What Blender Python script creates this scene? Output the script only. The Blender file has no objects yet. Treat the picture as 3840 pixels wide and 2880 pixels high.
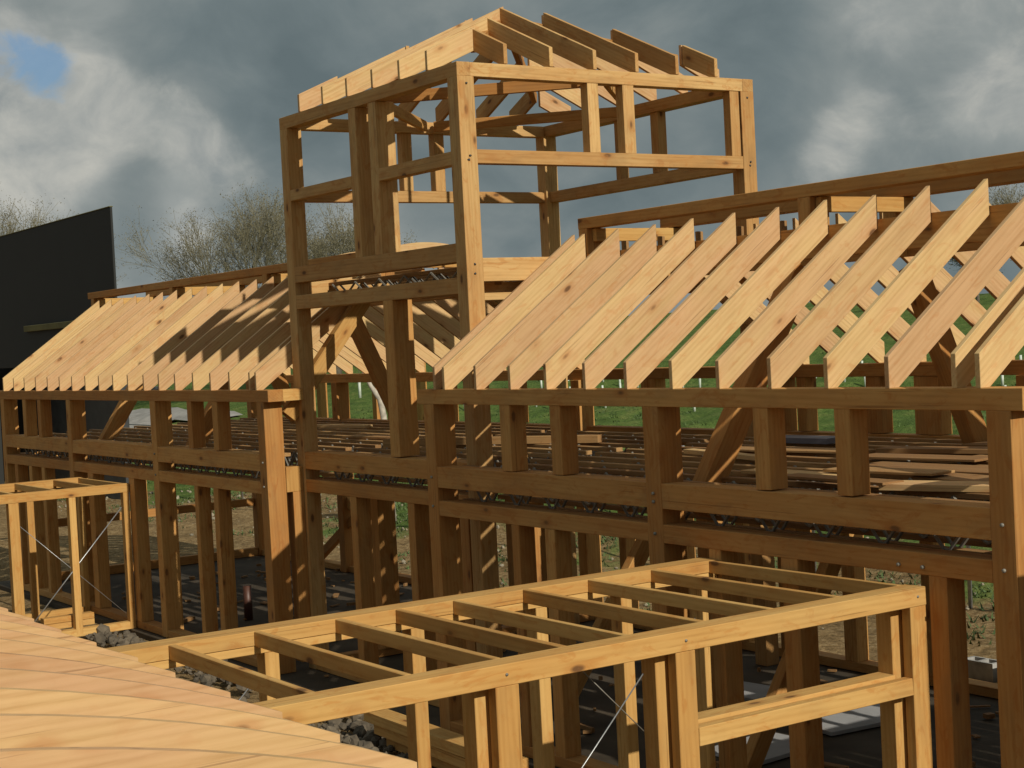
import bpy, bmesh, math, random
from mathutils import Vector, Matrix, noise as mnoise
random.seed(11)
R = math.radians
sc = bpy.context.scene

# ------------------------------------------------------------ camera
cam_d = bpy.data.cameras.new('camera'); cam = bpy.data.objects.new('camera', cam_d)
sc.collection.objects.link(cam); sc.camera = cam
cam_d.sensor_width = 36; cam_d.lens = 56.84; cam_d.clip_end = 3000; cam_d.clip_start = 0.05
yaw, pit, rol = R(56.288), R(-1.634), R(-2.917)
fw = Vector((-math.sin(yaw)*math.cos(pit), math.cos(yaw)*math.cos(pit), math.sin(pit)))
ri = Vector((math.cos(yaw), math.sin(yaw), 0)); up = ri.cross(fw)
r2 = ri*math.cos(rol)+up*math.sin(rol); u2 = -ri*math.sin(rol)+up*math.cos(rol)
CAM = Vector((14.0, -8.495, 0.4895))
cam.matrix_world = Matrix(((r2.x, u2.x, -fw.x, CAM.x), (r2.y, u2.y, -fw.y, CAM.y), (r2.z, u2.z, -fw.z, CAM.z), (0, 0, 0, 1)))

def azel(px, py):      # photo pixel (3840 wide) -> direction, used only to aim the clouds of the sky
    f = 6063.0
    d = fw + r2*((px-1920)/f) + u2*((1440-py)/f)
    return d.normalized()

# ------------------------------------------------------------ sun
SUN = Vector((1.0, 0.014, 0.58)).normalized()
sl = bpy.data.lights.new('sun', 'SUN'); sl.energy = 3.8; sl.angle = R(0.5); sl.color = (1.0, 0.93, 0.80)
so = bpy.data.objects.new('sun', sl); sc.collection.objects.link(so)
so.rotation_euler = SUN.to_track_quat('Z', 'Y').to_euler()

# ------------------------------------------------------------ world: sky texture seen through procedural clouds
w = bpy.data.worlds.new('World'); sc.world = w; w.use_nodes = True
nt = w.node_tree; nt.nodes.clear()
def N(t, tp, **kw):
    n = t.nodes.new(tp)
    for k, v in kw.items(): setattr(n, k, v)
    return n
def L(t, a, b): t.links.new(a, b)
out = N(nt, 'ShaderNodeOutputWorld'); bg = N(nt, 'ShaderNodeBackground'); bg.inputs[1].default_value = 0.1
sky = N(nt, 'ShaderNodeTexSky', sky_type='NISHITA', sun_disc=False)
sky.sun_elevation = R(30.1); sky.sun_rotation = math.atan2(SUN.x, SUN.y); sky.air_density = 1.3
tc = N(nt, 'ShaderNodeTexCoord')
def wmath(op, a, b=None, clamp=False):
    n = N(nt, 'ShaderNodeMath', operation=op); n.use_clamp = clamp
    for i, v in enumerate((a, b)):
        if v is None: continue
        if isinstance(v, (int, float)): n.inputs[i].default_value = v
        else: L(nt, v, n.inputs[i])
    return n.outputs[0]
def wnoise(scale, detail, rough, stretch=(1, 1, 1), off=(0, 0, 0), dist=0.0):
    mp = N(nt, 'ShaderNodeMapping'); mp.inputs['Scale'].default_value = stretch; mp.inputs['Location'].default_value = off
    L(nt, tc.outputs['Generated'], mp.inputs[0])
    n = N(nt, 'ShaderNodeTexNoise'); n.inputs['Scale'].default_value = scale; n.inputs['Detail'].default_value = detail
    n.inputs['Roughness'].default_value = rough; n.inputs['Distortion'].default_value = dist
    L(nt, mp.outputs[0], n.inputs['Vector']); return n.outputs['Fac']
def blob(px, py, rad):      # soft disc of cloud round a direction, rad in radians
    d = azel(px, py)
    n = N(nt, 'ShaderNodeVectorMath', operation='DOT_PRODUCT'); L(nt, tc.outputs['Generated'], n.inputs[0]); n.inputs[1].default_value = d
    a = wmath('ARCCOSINE', wmath('MINIMUM', n.outputs['Value'], 1.0))
    m = N(nt, 'ShaderNodeMapRange', interpolation_type='SMOOTHSTEP'); L(nt, a, m.inputs[0])
    m.inputs[1].default_value = 0; m.inputs[2].default_value = rad; m.inputs[3].default_value = 1; m.inputs[4].default_value = 0
    return m.outputs[0]
n1 = wnoise(6.5, 8, 0.52, (1, 1, 1.5), (3.1, 1.2, 0.4), 0.5)
n2 = wnoise(2.6, 4, 0.5, (1, 1, 2.0), (7.7, 2.0, 5.0), 0.2)
n3 = wnoise(20, 9, 0.60, (1, 1, 1.3), (0.3, 4.2, 1.0), 0.6)
n4 = wnoise(11, 11, 0.60, (1, 1, 1.35), (5.3, 0.2, 2.0), 0.35)
def total(lst):
    r = None
    for (px, py, rd, am) in lst:
        b = wmath('MULTIPLY', blob(px, py, rd), am); r = b if r is None else wmath('ADD', r, b)
    return r
white = total([(90, 440, 0.080, 0.42), (330, 400, 0.050, 0.32), (120, 620, 0.07, 0.26), (20, 190, 0.032, 0.42), (640, 520, 0.045, 0.26), (790, 620, 0.045, 0.26), (700, 860, 0.03, 0.30), (330, 300, 0.03, 0.15),
               (3240, 60, 0.045, 0.22), (3560, 60, 0.06, 0.20), (3280, 370, 0.04, 0.14), (3130, 560, 0.035, 0.20), (3790, 350, 0.045, 0.26), (3000, 640, 0.05, 0.14), (3560, 440, 0.04, 0.12), (1350, 880, 0.04, 0.20)])
dark = total([(2200, 850, 0.13, 0.13), (860, 230, 0.10, 0.16), (530, 580, 0.03, 0.12), (2900, 500, 0.05, 0.08), (2850, 80, 0.06, 0.12), (1500, 500, 0.10, 0.10), (1250, 300, 0.08, 0.06)])
g = wmath('ADD', wmath('ADD', wmath('MULTIPLY', n1, 0.62), wmath('MULTIPLY', n3, 0.18)), wmath('MULTIPLY', n2, 0.38))
g = wmath('ADD', wmath('SUBTRACT', g, wmath('MULTIPLY', dark, 0.85)), wmath('MULTIPLY', white, 0.55))
rmp = N(nt, 'ShaderNodeValToRGB'); L(nt, g, rmp.inputs[0]); el = rmp.color_ramp.elements
el[0].position = 0.38; el[0].color = (0.122, 0.158, 0.168, 1)
el[1].position = 0.86; el[1].color = (0.46, 0.47, 0.44, 1)
for p, c in ((0.48, (0.160, 0.198, 0.206, 1)), (0.58, (0.218, 0.250, 0.250, 1)), (0.70, (0.31, 0.335, 0.325, 1))):
    e = el.new(p); e.color = c
wm = N(nt, 'ShaderNodeMapRange', interpolation_type='SMOOTHSTEP'); L(nt, wmath('ADD', wmath('MULTIPLY', n4, 0.85), white), wm.inputs[0])
wm.inputs[1].default_value = 0.52; wm.inputs[2].default_value = 0.76; wm.inputs[3].default_value = 0; wm.inputs[4].default_value = 0.85
wr = N(nt, 'ShaderNodeValToRGB'); L(nt, wmath('ADD', wmath('MULTIPLY', n3, 0.6), wmath('MULTIPLY', n1, 0.4)), wr.inputs[0])
wr.color_ramp.elements[0].position = 0.36; wr.color_ramp.elements[0].color = (0.25, 0.28, 0.285, 1)
wr.color_ramp.elements[1].position = 0.62; wr.color_ramp.elements[1].color = (0.54, 0.53, 0.475, 1)
cm = N(nt, 'ShaderNodeMix', data_type='RGBA'); L(nt, wm.outputs[0], cm.inputs[0]); L(nt, rmp.outputs[0], cm.inputs[6]); L(nt, wr.outputs[0], cm.inputs[7])
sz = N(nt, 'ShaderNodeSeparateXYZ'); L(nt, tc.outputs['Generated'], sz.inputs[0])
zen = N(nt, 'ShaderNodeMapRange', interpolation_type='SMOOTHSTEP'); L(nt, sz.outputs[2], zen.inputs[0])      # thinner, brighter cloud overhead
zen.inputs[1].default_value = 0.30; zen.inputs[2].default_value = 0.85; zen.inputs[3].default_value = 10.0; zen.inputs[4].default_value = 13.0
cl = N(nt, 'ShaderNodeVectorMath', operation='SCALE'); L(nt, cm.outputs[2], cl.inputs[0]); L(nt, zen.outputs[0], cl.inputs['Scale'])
hole = wmath('ADD', blob(90, 150, 0.048), wmath('MULTIPLY', blob(195, 330, 0.028), 0.95))
hole = wmath('ADD', hole, wmath('MULTIPLY', wmath('SUBTRACT', n3, 0.5), 2.6))
hole = wmath('SUBTRACT', hole, wmath('MULTIPLY', wmath('SUBTRACT', n4, 0.5), 3.0))
hole = wmath('MULTIPLY', hole, wmath('MINIMUM', wmath('MULTIPLY', blob(100, 190, 0.075), 3.0), 1.0))
hr = N(nt, 'ShaderNodeMapRange', interpolation_type='SMOOTHSTEP'); L(nt, hole, hr.inputs[0])
hr.inputs[1].default_value = 0.35; hr.inputs[2].default_value = 1.15; hr.inputs[3].default_value = 0; hr.inputs[4].default_value = 0.85
tint = N(nt, 'ShaderNodeVectorMath', operation='MULTIPLY'); L(nt, sky.outputs[0], tint.inputs[0]); tint.inputs[1].default_value = (0.40, 0.52, 0.70)
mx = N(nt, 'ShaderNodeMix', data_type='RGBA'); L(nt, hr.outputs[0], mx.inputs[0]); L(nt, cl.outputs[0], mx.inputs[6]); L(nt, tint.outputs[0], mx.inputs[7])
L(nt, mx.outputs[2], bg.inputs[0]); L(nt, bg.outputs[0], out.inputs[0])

sc.view_settings.view_transform = 'Standard'; sc.view_settings.look = 'None'
sc.view_settings.exposure = 0.0; sc.view_settings.gamma = 1.0; sc.view_settings.use_curve_mapping = False

# ------------------------------------------------------------ materials
def newmat(name):
    m = bpy.data.materials.new(name); m.use_nodes = True; t = m.node_tree
    return m, t, t.nodes['Principled BSDF']
def tmath(t, op, a, b=None, clamp=False):
    n = t.nodes.new('ShaderNodeMath'); n.operation = op; n.use_clamp = clamp
    for i, v in enumerate((a, b)):
        if v is None: continue
        if isinstance(v, (int, float)): n.inputs[i].default_value = v
        else: t.links.new(v, n.inputs[i])
    return n.outputs[0]
def tmix(t, f, a, b, mode='MIX'):
    n = t.nodes.new('ShaderNodeMix'); n.data_type = 'RGBA'; n.blend_type = mode
    for i, v in ((0, f), (6, a), (7, b)):
        if isinstance(v, (int, float)): n.inputs[i].default_value = v
        elif isinstance(v, tuple): n.inputs[i].default_value = v if len(v) == 4 else (*v, 1)
        else: t.links.new(v, n.inputs[i])
    return n.outputs[2]
def tnoise(t, vec, scale, detail=4, rough=0.55, st=None, off=None, dist=0):
    if st or off:
        mp = t.nodes.new('ShaderNodeMapping')
        if st: mp.inputs['Scale'].default_value = st
        if off: mp.inputs['Location'].default_value = off
        t.links.new(vec, mp.inputs[0]); vec = mp.outputs[0]
    n = t.nodes.new('ShaderNodeTexNoise'); n.inputs['Scale'].default_value = scale; n.inputs['Detail'].default_value = detail
    n.inputs['Roughness'].default_value = rough; n.inputs['Distortion'].default_value = dist
    t.links.new(vec, n.inputs['Vector']); return n.outputs['Fac']
def tramp(t, f, stops):
    n = t.nodes.new('ShaderNodeValToRGB'); t.links.new(f, n.inputs[0]); e = n.color_ramp.elements
    e[0].position = stops[0][0]; e[0].color = (*stops[0][1], 1); e[1].position = stops[-1][0]; e[1].color = (*stops[-1][1], 1)
    for p, c in stops[1:-1]:
        x = e.new(p); x.color = (*c, 1)
    return n.outputs[0]

def wood(name, base, alt, dark, knot=1.0, stain=0.25, fig_=0.5):
    """sawn softwood: grain runs along the 'gc' attribute's x"""
    m, t, bs = newmat(name)
    at = t.nodes.new('ShaderNodeAttribute'); at.attribute_name = 'gc'; g = at.outputs['Vector']
    oi = t.nodes.new('ShaderNodeObjectInfo')
    # wide cathedral figure
    warp = tnoise(t, g, 1.0, 3, 0.5, (0.9, 5, 5))
    fig = tnoise(t, g, 1.0, 6, 0.6, (1.3, 22, 22), dist=0.6)
    fine = tnoise(t, g, 1.0, 4, 0.65, (5, 150, 150))
    rings = t.nodes.new('ShaderNodeTexWave'); rings.wave_type = 'BANDS'; rings.bands_direction = 'DIAGONAL'
    mp = t.nodes.new('ShaderNodeMapping'); mp.inputs['Scale'].default_value = (0.35, 15, 15); t.links.new(g, mp.inputs[0]); t.links.new(mp.outputs[0], rings.inputs['Vector'])
    rings.inputs['Scale'].default_value = 1.0; rings.inputs['Distortion'].default_value = 5.0; rings.inputs['Detail'].default_value = 3; rings.inputs['Detail Scale'].default_value = 0.8
    f = tmath(t, 'ADD', tmath(t, 'MULTIPLY', fig, 0.75), tmath(t, 'MULTIPLY', rings.outputs['Fac'], 0.15))
    f = tmath(t, 'ADD', f, tmath(t, 'MULTIPLY', fine, 0.14))
    shift = tmath(t, 'MULTIPLY', tmath(t, 'SUBTRACT', oi.outputs['Random'], 0.5), 0.38)
    big = tmath(t, 'ADD', warp, shift)
    colA = tramp(t, big, [(0.32, base), (0.68, alt)])
    shade = tramp(t, f, [(0.30, (0.80, 0.74, 0.66)), (0.45, (0.93, 0.91, 0.88)), (0.58, (1, 1, 1)), (0.75, (1.05, 1.06, 1.08))])
    c = tmix(t, 1.0, colA, shade, 'MULTIPLY')
    # knots
    vo = t.nodes.new('ShaderNodeTexVoronoi'); vo.feature = 'F1'
    mp2 = t.nodes.new('ShaderNodeMapping'); mp2.inputs['Scale'].default_value = (2.0, 4.6, 4.6); t.links.new(g, mp2.inputs[0]); t.links.new(mp2.outputs[0], vo.inputs['Vector'])
    vo.inputs['Scale'].default_value = 1.0
    sel = tmath(t, 'GREATER_THAN', N_sep(t, vo.outputs['Color'], 0), 0.22)
    kd = vo.outputs['Distance']
    halo = t.nodes.new('ShaderNodeMapRange'); t.links.new(kd, halo.inputs[0]); halo.inputs[1].default_value = 0.10; halo.inputs[2].default_value = 0.30; halo.inputs[3].default_value = 0.45; halo.inputs[4].default_value = 0; halo.interpolation_type = 'SMOOTHSTEP'
    core = t.nodes.new('ShaderNodeMapRange'); t.links.new(kd, core.inputs[0]); core.inputs[1].default_value = 0.07; core.inputs[2].default_value = 0.13; core.inputs[3].default_value = 0.85; core.inputs[4].default_value = 0
    c = tmix(t, tmath(t, 'MULTIPLY', tmath(t, 'MULTIPLY', halo.outputs[0], sel), knot), c, (base[0]*0.72, base[1]*0.50, base[2]*0.34))
    c = tmix(t, tmath(t, 'MULTIPLY', tmath(t, 'MULTIPLY', core.outputs[0], sel), knot), c, (0.10, 0.045, 0.018))
    # orange-brown figure around old branches
    bl = tnoise(t, g, 1.0, 5, 0.62, (3.2, 9, 9), (11, 3, 9), 1.6)
    blm = tramp(t, bl, [(0.54, (0, 0, 0)), (0.64, (1, 1, 1))])
    c = tmix(t, tmath(t, 'MULTIPLY', N_bw(t, blm), fig_), c, (base[0]*0.84, base[1]*0.64, base[2]*0.46))
    # drying checks: thin dark lines along the grain
    ck = tnoise(t, g, 1.0, 3, 0.5, (0.8, 55, 55), (5, 17, 23))
    ckm = tramp(t, ck, [(0.66, (0, 0, 0)), (0.70, (1, 1, 1))])
    c = tmix(t, tmath(t, 'MULTIPLY', N_bw(t, ckm), 0.55), c, (base[0]*0.40, base[1]*0.34, base[2]*0.30))
    # grime and water stains
    gr = tnoise(t, g, 1.0, 5, 0.6, (2.2, 5, 5), (31, 7, 3))
    grm = tramp(t, gr, [(0.50, (0, 0, 0)), (0.80, (1, 1, 1))])
    c = tmix(t, tmath(t, 'MULTIPLY', N_bw(t, grm), stain), c, dark)
    # per piece value change
    hv = t.nodes.new('ShaderNodeHueSaturation'); t.links.new(c, hv.inputs['Color'])
    t.links.new(tmath(t, 'ADD', 0.90, tmath(t, 'MULTIPLY', oi.outputs['Random'], 0.20)), hv.inputs['Value'])
    t.links.new(hv.outputs[0], bs.inputs['Base Color']); bs.inputs['Roughness'].default_value = 0.78
    bs.inputs['Specular IOR Level'].default_value = 0.25
    bp = t.nodes.new('ShaderNodeBump'); bp.inputs['Strength'].default_value = 0.25; bp.inputs['Distance'].default_value = 0.004
    t.links.new(f, bp.inputs['Height']); t.links.new(bp.outputs[0], bs.inputs['Normal'])
    return m
def N_sep(t, col, i):
    n = t.nodes.new('ShaderNodeSeparateColor'); t.links.new(col, n.inputs[0]); return n.outputs[i]
def N_bw(t, col):
    n = t.nodes.new('ShaderNodeRGBToBW'); t.links.new(col, n.inputs[0]); return n.outputs[0]

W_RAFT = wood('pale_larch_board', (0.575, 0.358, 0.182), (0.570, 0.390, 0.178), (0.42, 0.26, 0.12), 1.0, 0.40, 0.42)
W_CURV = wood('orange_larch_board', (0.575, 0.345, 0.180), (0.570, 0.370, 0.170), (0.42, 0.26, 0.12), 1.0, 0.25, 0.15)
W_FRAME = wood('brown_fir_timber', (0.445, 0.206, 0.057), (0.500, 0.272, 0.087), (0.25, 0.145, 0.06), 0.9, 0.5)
W_TOWER = wood('straw_fir_timber', (0.480, 0.262, 0.092), (0.550, 0.350, 0.142), (0.25, 0.15, 0.065), 1.0, 0.55)
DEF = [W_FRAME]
W_SHED = wood('golden_fir_timber', (0.51, 0.275, 0.080), (0.55, 0.335, 0.112), (0.33, 0.19, 0.07), 1.0, 0.4)
W_LOOSE = wood('weathered_board', (0.29, 0.155, 0.060), (0.37, 0.22, 0.09), (0.18, 0.12, 0.06), 0.6, 0.5)

def simple(name, col, rough=0.7, metal=0.0, var=0.15, scale=3.0, bump=0.0):
    m, t, bs = newmat(name)
    tc_ = t.nodes.new('ShaderNodeTexCoord'); nz = tnoise(t, tc_.outputs['Object'], scale, 6, 0.6)
    c = tramp(t, nz, [(0.3, tuple(x*(1-var) for x in col)), (0.7, tuple(x*(1+var) for x in col))])
    t.links.new(c, bs.inputs['Base Color']); bs.inputs['Roughness'].default_value = rough; bs.inputs['Metallic'].default_value = metal
    if bump:
        bp = t.nodes.new('ShaderNodeBump'); bp.inputs['Strength'].default_value = bump; bp.inputs['Distance'].default_value = 0.02
        t.links.new(nz, bp.inputs['Height']); t.links.new(bp.outputs[0], bs.inputs['Normal'])
    return m
M_STEEL = simple('galvanised_steel', (0.42, 0.43, 0.43), 0.4, 0.7, 0.2, 20)
M_WEB = simple('dull_steel', (0.24, 0.225, 0.19), 0.6, 0.3, 0.2, 20)
M_BLACK = simple('black_membrane', (0.015, 0.0165, 0.015), 0.8, 0, 0.12, 0.6, 0.3)
M_CONC = simple('grey_concrete', (0.30, 0.29, 0.27), 0.9, 0, 0.3, 6, 0.3)
M_SLAB = simple('damp_slab', (0.066, 0.052, 0.036), 0.8, 0, 0.5, 0.9, 0.1); M_SLAB.node_tree.nodes['Principled BSDF'].inputs['Specular IOR Level'].default_value = 0.15
M_PALE = simple('pale_paving', (0.27, 0.26, 0.24), 0.9, 0, 0.25, 1.5, 0.2)
M_WHITE = simple('white_plastic', (0.72, 0.74, 0.72), 0.5, 0, 0.08, 4)
M_GUARD = simple('tree_guard_plastic', (0.55, 0.60, 0.52), 0.6, 0, 0.2, 4)
M_YEL = simple('yellow_cladding', (0.30, 0.23, 0.06), 0.8, 0, 0.25, 4)
M_OLIVE = simple('olive_cladding', (0.13, 0.12, 0.045), 0.9, 0, 0.25, 1)
M_PIPE = simple('brown_pipe', (0.075, 0.028, 0.016), 0.5, 0, 0.1, 4)
M_BLUE = simple('blue_plastic', (0.05, 0.22, 0.55), 0.5, 0, 0.1, 4)
M_BARK = simple('grey_bark', (0.12, 0.10, 0.07), 0.95, 0, 0.35, 8, 0.4)
M_TWIG = simple('spring_twig', (0.15, 0.135, 0.08), 0.95, 0, 0.3, 3)
M_BARKP = simple('pale_bark', (0.42, 0.38, 0.31), 0.9, 0, 0.3, 8, 0.4)
M_RUB = simple('shade_toned_rubble', (0.11, 0.088, 0.06), 0.95, 0, 0.7, 3.5, 0.4)  # brown rubble, darkened in its colour because it should lie in shade
M_STONE = simple('chalky_stone', (0.26, 0.225, 0.16), 0.95, 0, 0.3, 5, 0.4)
M_DARK = simple('dark_wrap', (0.03, 0.033, 0.035), 0.5, 0, 0.4, 3)

def ground_mat():
    m, t, bs = newmat('field_ground')
    tc_ = t.nodes.new('ShaderNodeTexCoord'); P = tc_.outputs['Object']
    sp = t.nodes.new('ShaderNodeSeparateXYZ'); t.links.new(P, sp.inputs[0])
    nb = tnoise(t, P, 0.16, 5, 0.6); nm = tnoise(t, P, 1.3, 6, 0.65); nf = tnoise(t, P, 9, 6, 0.7)
    grass = tramp(t, nm, [(0.30, (0.055, 0.090, 0.024)), (0.5, (0.092, 0.145, 0.036)), (0.68, (0.150, 0.180, 0.056))])
    grass = tmix(t, 0.55, grass, tramp(t, nf, [(0.35, (0.45, 0.5, 0.4)), (0.65, (1.45, 1.4, 1.2))]), 'MULTIPLY')
    earth = tramp(t, nf, [(0.32, (0.10, 0.065, 0.028)), (0.50, (0.25, 0.165, 0.075)), (0.62, (0.34, 0.24, 0.12)), (0.74, (0.46, 0.38, 0.25))])
    earth = tmix(t, 0.6, earth, tramp(t, nm, [(0.3, (0.5, 0.5, 0.5)), (0.7, (1.3, 1.3, 1.3))]), 'MULTIPLY')
    # trodden earth round the building, grass beyond it
    dst = tmath(t, 'ADD', sp.outputs[1], tmath(t, 'MULTIPLY', tmath(t, 'SUBTRACT', nb, 0.5), 16))
    dst = tmath(t, 'ADD', dst, tmath(t, 'MULTIPLY', tmath(t, 'SUBTRACT', nm, 0.5), 7))
    mr = t.nodes.new('ShaderNodeMapRange'); t.links.new(dst, mr.inputs[0]); mr.inputs[1].default_value = 8.6; mr.inputs[2].default_value = 10.0
    c = tmix(t, mr.outputs[0], earth, grass)
    t.links.new(c, bs.inputs['Base Color']); bs.inputs['Roughness'].default_value = 1.0; bs.inputs['Specular IOR Level'].default_value = 0.1
    bp = t.nodes.new('ShaderNodeBump'); bp.inputs['Strength'].default_value = 0.9; bp.inputs['Distance'].default_value = 0.08
    t.links.new(tmath(t, 'ADD', nf, nm), bp.inputs['Height']); t.links.new(bp.outputs[0], bs.inputs['Normal'])
    return m
M_GROUND = ground_mat()

# ------------------------------------------------------------ helpers
def setp(o, label=None, cat=None, group=None, kind=None):
    if label: o['label'] = label
    if cat: o['category'] = cat
    if group: o['group'] = group
    if kind: o['kind'] = kind
    return o
def empty(name, loc, label, cat, group=None):
    o = bpy.data.objects.new(name, None); sc.collection.objects.link(o); o.location = loc; o.empty_display_size = 0.3
    return setp(o, label, cat, group)
def link(name, me, mat, parent=None, smooth=False):
    me.materials.clear(); me.materials.append(mat)
    if smooth:
        for p in me.polygons: p.use_smooth = True
    o = bpy.data.objects.new(name, me); sc.collection.objects.link(o)
    if parent is not None:
        o.parent = parent; o.matrix_parent_inverse = Matrix.Translation(-world_loc(parent))
    return o
def world_loc(o):
    v = Vector(o.location)
    return v if o.parent is None else (v + world_loc(o.parent)) if not len(o.matrix_parent_inverse) else v
def bm_obj(name, bm, mat, parent=None, smooth=False, gc=None, bev=0.0):
    """gc = (origin, xaxis, yaxis, zaxis): stores grain coordinates"""
    bmesh.ops.recalc_face_normals(bm, faces=bm.faces)
    if bev:
        es = [e for e in bm.edges if len(e.link_faces) == 2 and e.calc_face_angle(0) > 0.35]
        bmesh.ops.bevel(bm, geom=es, offset=bev, segments=1, affect='EDGES', clamp_overlap=True)
    me = bpy.data.meshes.new(name); bm.to_mesh(me)
    if gc:
        o, ax, ay, az = gc
        rx, ry, rz = random.uniform(0, 60), random.uniform(0, 60), random.uniform(0, 60)
        at = me.attributes.new('gc', 'FLOAT_VECTOR', 'POINT')
        for i, vv in enumerate(me.vertices):
            d = vv.co - o
            at.data[i].vector = (d.dot(ax)+rx, d.dot(ay)+ry, d.dot(az)+rz)
    bm.free()
    return link(name, me, mat, parent, smooth)
AX = {'x': (Vector((1, 0, 0)), Vector((0, 1, 0)), Vector((0, 0, 1))), 'y': (Vector((0, 1, 0)), Vector((1, 0, 0)), Vector((0, 0, 1))), 'z': (Vector((0, 0, 1)), Vector((1, 0, 0)), Vector((0, 1, 0)))}
def box(name, par, x0, x1, y0, y1, z0, z1, mat=None, bev=0.004, jit=0.0022):
    """one sawn timber; its grain runs along its longest side"""
    bm = bmesh.new(); vs = []
    for x in (x0, x1):
        for y in (y0, y1):
            for z in (z0, z1):
                vs.append(bm.verts.new((x+random.uniform(-jit, jit), y+random.uniform(-jit, jit), z+random.uniform(-jit, jit))))
    for f in ((0, 1, 3, 2), (4, 6, 7, 5), (0, 4, 5, 1), (2, 3, 7, 6), (0, 2, 6, 4), (1, 5, 7, 3)): bm.faces.new([vs[i] for i in f])
    d = (x1-x0, y1-y0, z1-z0); k = 'xyz'[d.index(max(d))]
    return bm_obj(name, bm, mat or DEF[0], par, gc=(Vector((x0, y0, z0)), *AX[k]), bev=bev)
def prism(name, par, pts, axis, a0, a1, mat, grain, bev=0.003):
    """polygon pts (in the plane across 'axis') pushed from a0 to a1; grain = direction of the fibres"""
    bm = bmesh.new()
    def P(p, a):
        return (a, p[0], p[1]) if axis == 'x' else (p[0], a, p[1]) if axis == 'y' else (p[0], p[1], a)
    A = [bm.verts.new(P(p, a0)) for p in pts]; B = [bm.verts.new(P(p, a1)) for p in pts]
    bm.faces.new(A); bm.faces.new(B[::-1]); n = len(pts)
    for i in range(n): bm.faces.new((A[i], B[i], B[(i+1) % n], A[(i+1) % n]))
    g = Vector(grain).normalized(); a = {'x': Vector((1, 0, 0)), 'y': Vector((0, 1, 0)), 'z': Vector((0, 0, 1))}[axis]
    return bm_obj(name, bm, mat, par, gc=(Vector(P(pts[0], a0)), g, a, g.cross(a)), bev=bev)
def strut(name, par, p0, p1, wid, dep, mat=None, side=None):
    """bar of wid (across, in plane) x dep (along side) from p0 to p1"""
    p0, p1 = Vector(p0), Vector(p1); g = (p1-p0).normalized(); s = Vector(side or (1, 0, 0)); s = (s-g*s.dot(g)).normalized(); u = g.cross(s)
    bm = bmesh.new(); vs = []
    for p in (p0, p1):
        for a in (-0.5, 0.5):
            for b in (-0.5, 0.5): vs.append(bm.verts.new(p+s*dep*a+u*wid*b))
    for f in ((0, 1, 3, 2), (4, 6, 7, 5), (0, 4, 5, 1), (2, 3, 7, 6), (0, 2, 6, 4), (1, 5, 7, 3)): bm.faces.new([vs[i] for i in f])
    return bm_obj(name, bm, mat or W_FRAME, par, gc=(p0, g, s, u), bev=0.004)
def tube_bm(bm, pts, rad, seg=6):
    rings = []; n = len(pts); pts = [Vector(p) for p in pts]
    for i, p in enumerate(pts):
        d = (pts[min(i+1, n-1)]-pts[max(i-1, 0)]).normalized(); s = d.orthogonal().normalized(); u = d.cross(s)
        if rings:
            # keep the frame steady
            ps = prev - d*prev.dot(d)
            if ps.length > 1e-6: s = ps.normalized(); u = d.cross(s)
        prev = s; r = rad[i] if isinstance(rad, (list, tuple)) else rad
        rings.append([bm.verts.new(p+(s*math.cos(k*2*math.pi/seg)+u*math.sin(k*2*math.pi/seg))*r) for k in range(seg)])
    for a, b in zip(rings, rings[1:]):
        for k in range(seg): bm.faces.new((a[k], a[(k+1) % seg], b[(k+1) % seg], b[k]))
    bm.faces.new(rings[0][::-1]); bm.faces.new(rings[-1])
def tube(name, par, pts, rad, mat, seg=8):
    bm = bmesh.new(); tube_bm(bm, pts, rad, seg); return bm_obj(name, bm, mat, par, True)

ZS, SILL = -3.53, -3.42
UB0, UB1, LB0, LB1 = -1.01, -0.796, -1.294, -1.139
PL0 = -0.1475
YB = 5.06                          # back face of the main range

def rafter_pts(sgn, c):            # front slope profile in (y, z); mirrored about the ridge for the back
    pts = [(0.0, 0.0), (0.0, 0.229), (1.858, 1.565), (1.858, 1.274), (0.092, 0.0)]
    if sgn < 0: pts = [(YB-y, z) for y, z in pts]
    return pts
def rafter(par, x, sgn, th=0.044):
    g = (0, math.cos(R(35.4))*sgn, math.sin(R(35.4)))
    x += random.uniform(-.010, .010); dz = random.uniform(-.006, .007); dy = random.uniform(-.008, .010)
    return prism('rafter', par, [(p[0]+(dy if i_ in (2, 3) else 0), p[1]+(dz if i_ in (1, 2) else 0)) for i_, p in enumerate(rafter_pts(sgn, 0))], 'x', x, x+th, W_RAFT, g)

def posi_joist(par, x0, x1, y, ztop=-0.80, zbot=-1.185, wid=0.09):
    j = box('joist', par, x0, x1, y, y+wid, ztop-0.045, ztop, W_LOOSE)
    box('bottom_chord', j, x0, x1, y, y+wid, zbot, zbot+0.045, W_LOOSE)
    bm = bmesh.new(); x = x0+0.12; zt, zb = ztop-0.045+0.012, zbot+0.045-0.012
    while x+0.6 < x1:
        for yy in (y-0.006, y+wid+0.006):
            tube_bm(bm, [(x, yy, zt), (x+0.27, yy, zb+0.012), (x+0.30, yy, zb), (x+0.33, yy, zb+0.012), (x+0.6, yy, zt)], 0.014, 5)
        x += 0.6
    bm_obj('web', bm, M_WEB, j)
    return j

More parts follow.
